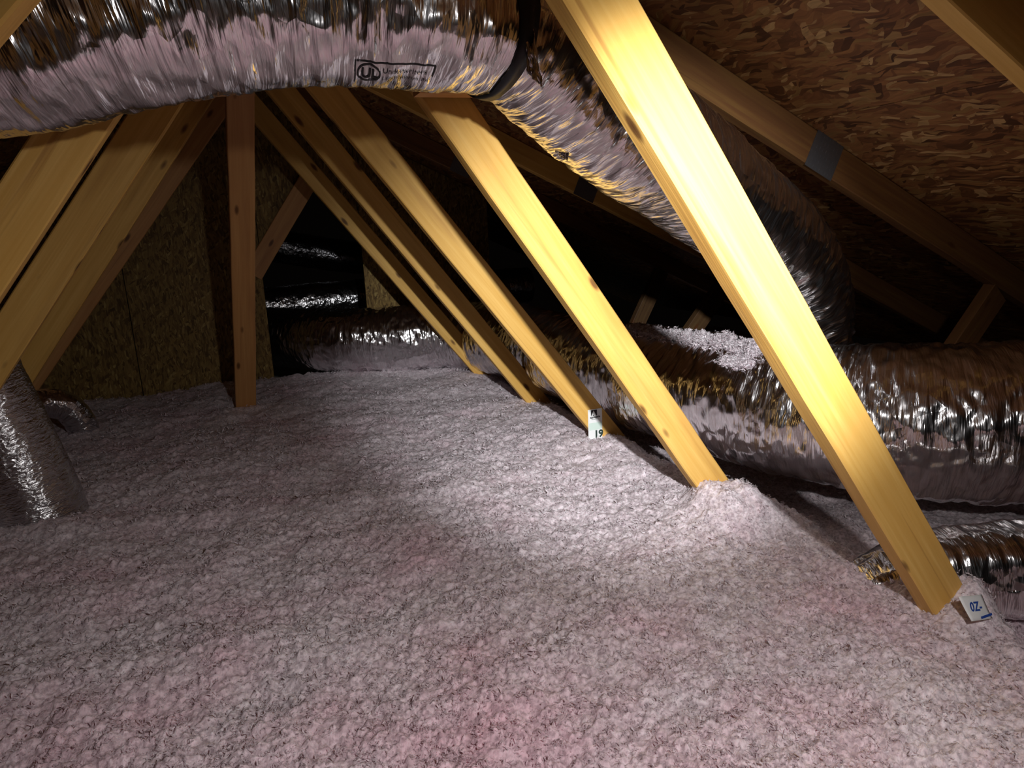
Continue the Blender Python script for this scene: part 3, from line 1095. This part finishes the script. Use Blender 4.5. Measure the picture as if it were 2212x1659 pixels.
yc = TY[2] - 0.0015
tl, tr = at(1270, 886, yc), at(1300, 881, yc)
bl = at(1274, 946, yc)
ex = (tr - tl).normalized()
cwid = (tr - tl).length
ey = (tl - bl)
ey = (ey - ex * ey.dot(ex)).normalized()
chei = (tl - bl).length
bm = bmesh.new()
bmesh.ops.create_cube(bm, size=1.0, matrix=Matrix.Translation((cwid / 2, -chei / 2 - 0.02, 0)) @ Matrix.Diagonal((cwid, chei + 0.04, 0.0008, 1)))
card = link('depth_card', bm_mesh('depth_card', bm), CARD)
card_frame(card, tl, ex, ey)
prop(card, 'white paper card marked 19 stapled to the foot of a web board', 'card')


def flat_part(name, me, x, y, mat, z=0.0007):
    o = link(name, me, mat, card)
    o.location = (x, y, z)
    return o


def quad(w, h):
    return mesh('patch', [(0, 0, 0), (w, 0, 0), (w, h, 0), (0, h, 0)], [(0, 1, 2, 3)])


flat_part('logo_square', quad(cwid * .44, chei * .21), cwid * .20, -chei * .235, INK)
flat_part('logo_mark', mesh('logo_mark', [(0, 0, 0), (cwid * .10, 0, 0), (cwid * .15, chei * .05, 0), (cwid * .20, 0, 0), (cwid * .36, 0, 0), (cwid * .17, chei * .20, 0)],
                            [(0, 1, 5), (1, 2, 5), (2, 3, 5), (3, 4, 5)]), cwid * .22, -chei * .235, CARD, 0.0010)
flat_part('card_lettering', text_mesh('applegate', cwid * .19, 'card_lettering', 0.0004), cwid * .13, -chei * .31, INK)
flat_part('card_lettering', text_mesh('INSULATION', cwid * .085, 'card_lettering'), cwid * .24, -chei * .375, INK)
flat_part('colour_band', quad(cwid * .92, chei * .26), cwid * .05, -chei * .74, BAND)
flat_part('numeral', text_mesh('19', cwid * .66, 'numeral', 0.0016), cwid * .40, -chei * 1.02, GREEN_INK)

# printed label torn loose from the collar, leaning on the fluff beside the nearest web's foot
l0, l1, l2 = at(2070, 1289, 0.742), at(2120, 1284, 0.742), at(2092, 1340, 0.722)
lx = (l1 - l0).normalized()
ly = (l0 - l2)
ly = (ly - lx * ly.dot(lx)).normalized()
lw, lh = (l1 - l0).length, (l0 - l2).length
skew = (l2 - l0).dot(lx)
nu_, nv_ = 9, 7
vs = []
for i in range(nu_):
    for j in range(nv_):
        p, q = i / (nu_ - 1), j / (nv_ - 1)
        vs.append((lw * p + skew * q, -lh * q, 0.0025 * math.sin(p * 3.0 + q) + 0.003 * q * q))
fs = [(i * nv_ + j, (i + 1) * nv_ + j, (i + 1) * nv_ + j + 1, i * nv_ + j + 1) for i in range(nu_ - 1) for j in range(nv_ - 1)]
lab = link('printed_label', mesh('printed_label', vs, fs, True), CARD, duct3)
card_frame(lab, l0, lx, ly)
lab.modifiers.new('thickness', 'SOLIDIFY').thickness = 0.0006
lab['label'] = 'white label with blue print'
tm = text_mesh('0Z-', lh * .52, 'printed_letters', 0.0006)
o = link('printed_letters', tm, BLUE_INK, lab)
o.location = (lw * .20 + skew * .5, -lh * .62, 0.0048)
o = link('printed_bar', mesh('printed_bar', [(0, 0, 0), (lw * .50, lh * .10, 0), (lw * .50, lh * .20, 0), (0, lh * .10, 0)], [(0, 1, 2, 3)]), BLUE_INK, lab)
o.location = (lw * .42 + skew, -lh * .96, 0.0062)
